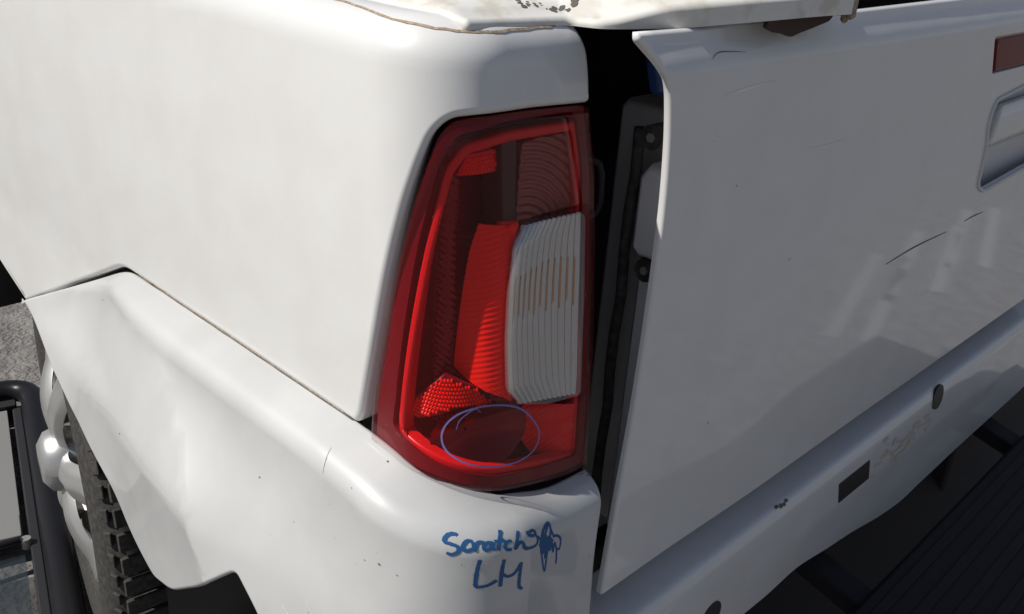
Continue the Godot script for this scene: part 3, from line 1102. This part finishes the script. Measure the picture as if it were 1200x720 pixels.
func make_wheel(truck: Node3D) -> void:
	var wheel := Node3D.new()
	wheel.name = "wheel"
	truck.add_child(wheel)
	wheel.position = Vector3(-0.055, 0.272, -1.03)
	wheel.scale = Vector3.ONE * 1.08
	wheel.rotation.y = deg_to_rad(-14.0)   # local -x is the outer side
	var r := 0.352
	var prof := [Vector2(0.20, 0.02), Vector2(0.212, -0.004), Vector2(0.222, -0.012), Vector2(0.232, -0.010), Vector2(0.240, -0.015), Vector2(0.268, -0.019), Vector2(0.272, -0.017), Vector2(0.276, -0.019), Vector2(0.30, -0.015), Vector2(0.325, -0.006), Vector2(0.340, 0.010), Vector2(0.348, 0.03), Vector2(0.349, 0.12), Vector2(0.348, 0.21), Vector2(0.335, 0.232), Vector2(0.29, 0.25), Vector2(0.2, 0.24)]
	var tyre := mesh_node("tyre", lathe(prof, Transform3D(), 72), "rubber", wheel)
	var block := Build.new()
	add_box(block, Vector3(0.060, 0.008, 0.0265), 0.002, Transform3D(Basis(Vector3.FORWARD, 0.10), Vector3(0.034, r + 0.002, 0)))
	var shoulder := block.mesh()
	block = Build.new()
	add_box(block, Vector3(0.048, 0.008, 0.026), 0.002, Transform3D(Basis(Vector3.UP, 0.35), Vector3(0.098, r + 0.004, 0.006)))
	var middle := block.mesh()
	block = Build.new()
	add_box(block, Vector3(0.014, 0.006, 0.020), 0.002, Transform3D(Basis(Vector3.FORWARD, -0.95), Vector3(-0.004, r - 0.018, 0)))
	var lug := block.mesh()
	for k in 64:
		for part in [[shoulder, "tread_block"], [middle, "tread_block"], [lug, "shoulder_lug"]]:
			var o := mesh_node(part[1], part[0], "rubber", tyre_parent(wheel, tyre))
			o.rotation.x = TAU * k / 64.0 + (0.06 if part[0] == middle else 0.0)
	# alloy rim: barrel, lip, five broad curved spokes, hub
	mesh_node("rim", lathe([Vector2(0.19, 0.20), Vector2(0.188, 0.04), Vector2(0.196, 0.0), Vector2(0.211, -0.006), Vector2(0.214, -0.002)], Transform3D(), 64), "dull_alloy", wheel)
	for k in 6:
		var b := Build.new()
		b.grid(15, 9, func(i: int, j: int):
			var t := i / 14.0
			var s := lerpf(-1.0, 1.0, j / 8.0)
			var rad := lerpf(0.045, 0.202, t)
			var w := lerpf(0.026, 0.036, t)
			var x := -0.028 - 0.012 * sin(PI * minf(t * 1.25, 1.0)) + 0.020 * t + 0.014 * s * s * s * s - 0.004 * exp(-s * s * 30.0)
			return Vector3(x, rad, s * w), 1.0)
		var sp := mesh_node("spoke", b.mesh(), "alloy", wheel)
		sp.rotation.x = TAU * k / 6.0 + 0.3
	mesh_node("hub_cap", lathe([Vector2(0.0, -0.058), Vector2(0.030, -0.056), Vector2(0.048, -0.044), Vector2(0.055, -0.02), Vector2(0.055, 0.02)], Transform3D(), 32), "alloy", wheel)
	mesh_node("brake_drum", lathe([Vector2(0.0, 0.05), Vector2(0.12, 0.05), Vector2(0.14, 0.07), Vector2(0.14, 0.16)], Transform3D(), 32), "black_plastic", wheel)
	# liner of the wheel arch
	var tf := Transform3D(Basis(), Vector3(0.0, 0.29, -1.03))
	mesh_node("arch_liner", lathe([Vector2(0.45, -0.115), Vector2(0.45, 0.15), Vector2(0.42, 0.20), Vector2(0.1, 0.21)], tf, 40, deg_to_rad(-25.0), deg_to_rad(168.0)), "black_plastic", truck)


func tyre_parent(wheel: Node3D, _tyre: Node3D) -> Node3D:
	return wheel


func make_underbody(truck: Node3D) -> void:
	var b := Build.new()
	add_box(b, Vector3(1.30, 0.09, 0.07), 0.008, Transform3D(Basis(), Vector3(0.78, 0.47, -0.12)))
	add_box(b, Vector3(0.08, 0.12, 2.4), 0.008, Transform3D(Basis(), Vector3(0.28, 0.48, -1.2)))
	add_box(b, Vector3(0.08, 0.12, 2.4), 0.008, Transform3D(Basis(), Vector3(1.12, 0.48, -1.2)))
	mesh_node("chassis", b.mesh(), "step_black", truck)
	mesh_node("shadow_plate", bevel_box(Vector3(1.75, 0.012, 0.50), 0.003, Transform3D(Basis(Vector3.RIGHT, 0.95), Vector3(0.93, 0.20, 0.02))), "step_black", truck)  # black plate added to cover lit ground where shadow lies
	mesh_node("mounting_box", bevel_box(Vector3(0.62, 0.34, 0.10), 0.008, Transform3D(Basis(), Vector3(1.48, 0.27, -0.02))), "step_black", truck)
	mesh_node("bracket", bevel_box(Vector3(0.09, 0.07, 0.02), 0.004, Transform3D(Basis(Vector3.FORWARD, 0.3), Vector3(1.02, 0.33, -0.02))), "step_black", truck)
	mesh_node("hose", tube([Vector3(0.84, 0.38, -0.02), Vector3(0.87, 0.33, 0.0), Vector3(0.92, 0.29, 0.01), Vector3(1.0, 0.27, 0.0), Vector3(1.06, 0.28, -0.02)], 0.012, 12), "step_black", truck)
	mesh_node("spare_tyre", lathe([Vector2(0.18, -0.08), Vector2(0.30, -0.10), Vector2(0.34, -0.06), Vector2(0.35, 0.0), Vector2(0.34, 0.06), Vector2(0.30, 0.10), Vector2(0.18, 0.08)], Transform3D(Basis(Vector3.FORWARD, PI / 2.0), Vector3(0.70, 0.36, -0.62)), 48), "rubber", truck)
	var step := mesh_node("shadow_step", bevel_box(Vector3(1.0, 0.05, 0.26), 0.01, Transform3D(Basis(), Vector3(0.92, 0.325, 0.245))), "step_black", truck)  # black ribbed slab added over the ground in place of deep shadow
	for k in 6:
		mesh_node("shadow_step_rib", bevel_box(Vector3(0.94, 0.006, 0.016), 0.002, Transform3D(Basis(), Vector3(0.92, 0.351, 0.145 + 0.04 * k))), "step_black", step)
	for x in [0.60, 1.24]:
		mesh_node("shadow_step_bracket", bevel_box(Vector3(0.05, 0.03, 0.40), 0.004, Transform3D(Basis(Vector3.RIGHT, 0.25), Vector3(x, 0.345, 0.0))), "step_black", step)
	mesh_node("axle", tube([Vector3(0.02, 0.272, -1.03), Vector3(1.4, 0.272, -1.03)], 0.045, 14), "black_plastic", truck)
	mesh_node("leaf_spring", bevel_box(Vector3(0.06, 0.03, 1.1), 0.004, Transform3D(Basis(Vector3.RIGHT, 0.05), Vector3(0.20, 0.40, -0.80))), "black_plastic", truck)


# ------------------------------------------------------------------ the cover on the load bed
func make_cover() -> void:
	var y := 1.152
	var c := Node3D.new()
	c.name = "load_bed_cover"
	add_child(c)
	tag(c, "dirty white moulded cover lying on the truck's load bed and overhanging the tailgate", "cover")
	var o := [[-0.131, -1.9], [-0.1300, -0.13, 0.02], [-0.1095, -0.0185, 0.004], [-0.012, -0.0140, 0.006], [-0.004, 0.006, 0.006], [0.010, 0.017, 0.01], [0.040, 0.034, 0.02], [0.09, 0.055, 0.03], [0.143, 0.067, 0.03], [0.197, 0.073, 0.02], [0.247, 0.077, 0.004], [0.254, 0.066, 0.003], [0.268, 0.058, 0.004], [0.30, 0.030, 0.006], [0.36, -0.05, 0.05], [0.9, -0.12, 0.1], [1.46, -0.12], [1.46, -1.9]]
	var us := steps(-0.11, 0.33, 0.03)
	us.append_array(steps(0.4, 1.44, 0.1))
	var vs := steps(-1.85, -0.2, 0.12)
	vs.append_array(steps(-0.15, 0.09, 0.015))
	var fn := func(x: float, z: float) -> Vector3:
		var h := y - 0.0065 + 0.0095 * ss(0.0, 0.26, x) + 0.006 + 0.011 * ss(-0.01, 0.05, x)
		h += 0.010 * ss(0.0, 0.03, minf(x + 0.130, -0.012 + 0.092 * (1.0 - exp(-maxf(x + 0.012, 0.0) / 0.075)) - z - 0.002)) + 0.010 * ss(-0.05, -0.4, z) * ss(-0.12, 0.05, x)
		h += 0.002 * sin(x * 16.0) * ss(0.0, 0.1, x)
		return Vector3(x, h, z)
	var slab := mesh_node("cover_panel", sheet(rounded(o, 0.03), fn, us, vs, 0.005, 0.012, [], -1.0, 0.01, 1.0, func(q: Vector2): return 0.001 + 0.011 * ss(-0.01, 0.05, q.x)), "cover_white", c)
	# underside
	var b := Build.new()
	b.grid(2, 2, func(i: int, j: int): return Vector3(lerpf(0.02, 1.45, j), y + 0.004, lerpf(-1.88, -0.05, i)), -1.0)
	mesh_node("cover_underside", b.mesh(), "bed_liner", c)
	# torn brown end and scuffs
	var t := Build.new()
	for i in 7:
		add_box(t, Vector3(0.012, 0.020, 0.006), 0.002, Transform3D(Basis(Vector3.UP, rng.randf_range(-0.6, 0.6)), Vector3(0.250 + 0.007 * i, y + 0.006 + rng.randf_range(-0.004, 0.003), 0.074 - 0.009 * i)))
	mesh_node("torn_edge", t.mesh(), "rust", c)
	t = Build.new()
	var ragged := rounded([[0.130, 1.1470, 0.002], [0.145, 1.1425, 0.002], [0.160, 1.1405, 0.002], [0.172, 1.1375, 0.002], [0.186, 1.1400, 0.002], [0.205, 1.1425, 0.002], [0.232, 1.1465, 0.002], [0.238, 1.150, 0.002], [0.238, 1.155], [0.132, 1.153]], 0.006)
	mesh_node("dark_stain", sheet(ragged, func(px: float, py: float): return Vector3(px, py, 0.064 + 0.05 * (1.15 - py)), [], [], 0.001, 0.003), "dark_rust", c)
	b = Build.new()
	for i in 16:
		add_spot(b, fn, Vector2(-0.045 + i * 0.003 + rng.randf_range(-0.002, 0.002), -0.035 + rng.randf_range(-0.004, 0.004) + i * 0.0008), rng.randf_range(0.0006, 0.0022), 0.0005, -1.0, 1.5)
	mesh_node("scuff", b.mesh(), "scratch_dark", c).set_meta("kind", "stuff")


# ------------------------------------------------------------------ the framed hatch on the ground
func make_hatch() -> void:
	var h := Node3D.new()
	h.name = "window_hatch"
	add_child(h)
	tag(h, "black framed window hatch with dark glass lying on the ground beside the wheel", "hatch")
	h.position = Vector3(-0.092, GROUND, -1.003)
	h.scale = Vector3.ONE * 1.093
	h.rotation.y = deg_to_rad(-16.5)
	# local: x to the left is negative, -z away from the camera; right edge on x = 0
	var path := []
	for p in rounded([[0.0, 0.35], [0.0, -0.86, 0.07], [-0.75, -0.86, 0.07], [-0.75, 0.35]], 0.03):
		path.append(Vector3(p.x - 0.025, 0.055, p.y))
	mesh_node("frame", tube(path, 0.026, 14, true), "frame_black", h)
	var b := Build.new()
	add_box(b, Vector3(0.020, 0.05, 1.10), 0.004, Transform3D(Basis(), Vector3(-0.060, 0.030, -0.22)))
	add_box(b, Vector3(0.68, 0.05, 0.030), 0.004, Transform3D(Basis(), Vector3(-0.40, 0.030, -0.80)))
	mesh_node("inner_rail", b.mesh(), "black_plastic", h)
	mesh_node("upper_panel", bevel_box(Vector3(0.66, 0.006, 0.44), 0.002, Transform3D(Basis(), Vector3(-0.41, 0.044, -0.56))), "strip_grey", h)
	mesh_node("cross_rail", bevel_box(Vector3(0.66, 0.016, 0.07), 0.003, Transform3D(Basis(), Vector3(-0.41, 0.050, -0.305))), "strip_grey", h)
	mesh_node("wiper_arm", tube([Vector3(-0.085, 0.066, -0.245), Vector3(-0.30, 0.068, -0.215), Vector3(-0.62, 0.066, -0.19)], 0.007, 8), "frame_black", h)
	mesh_node("pivot", tube([Vector3(-0.075, 0.045, -0.245), Vector3(-0.075, 0.066, -0.245)], 0.009, 14), "dull_alloy", h)
	mesh_node("glass_pane", bevel_box(Vector3(0.64, 0.005, 0.56), 0.001, Transform3D(Basis(), Vector3(-0.40, 0.046, 0.06))), "tinted_glass", h)
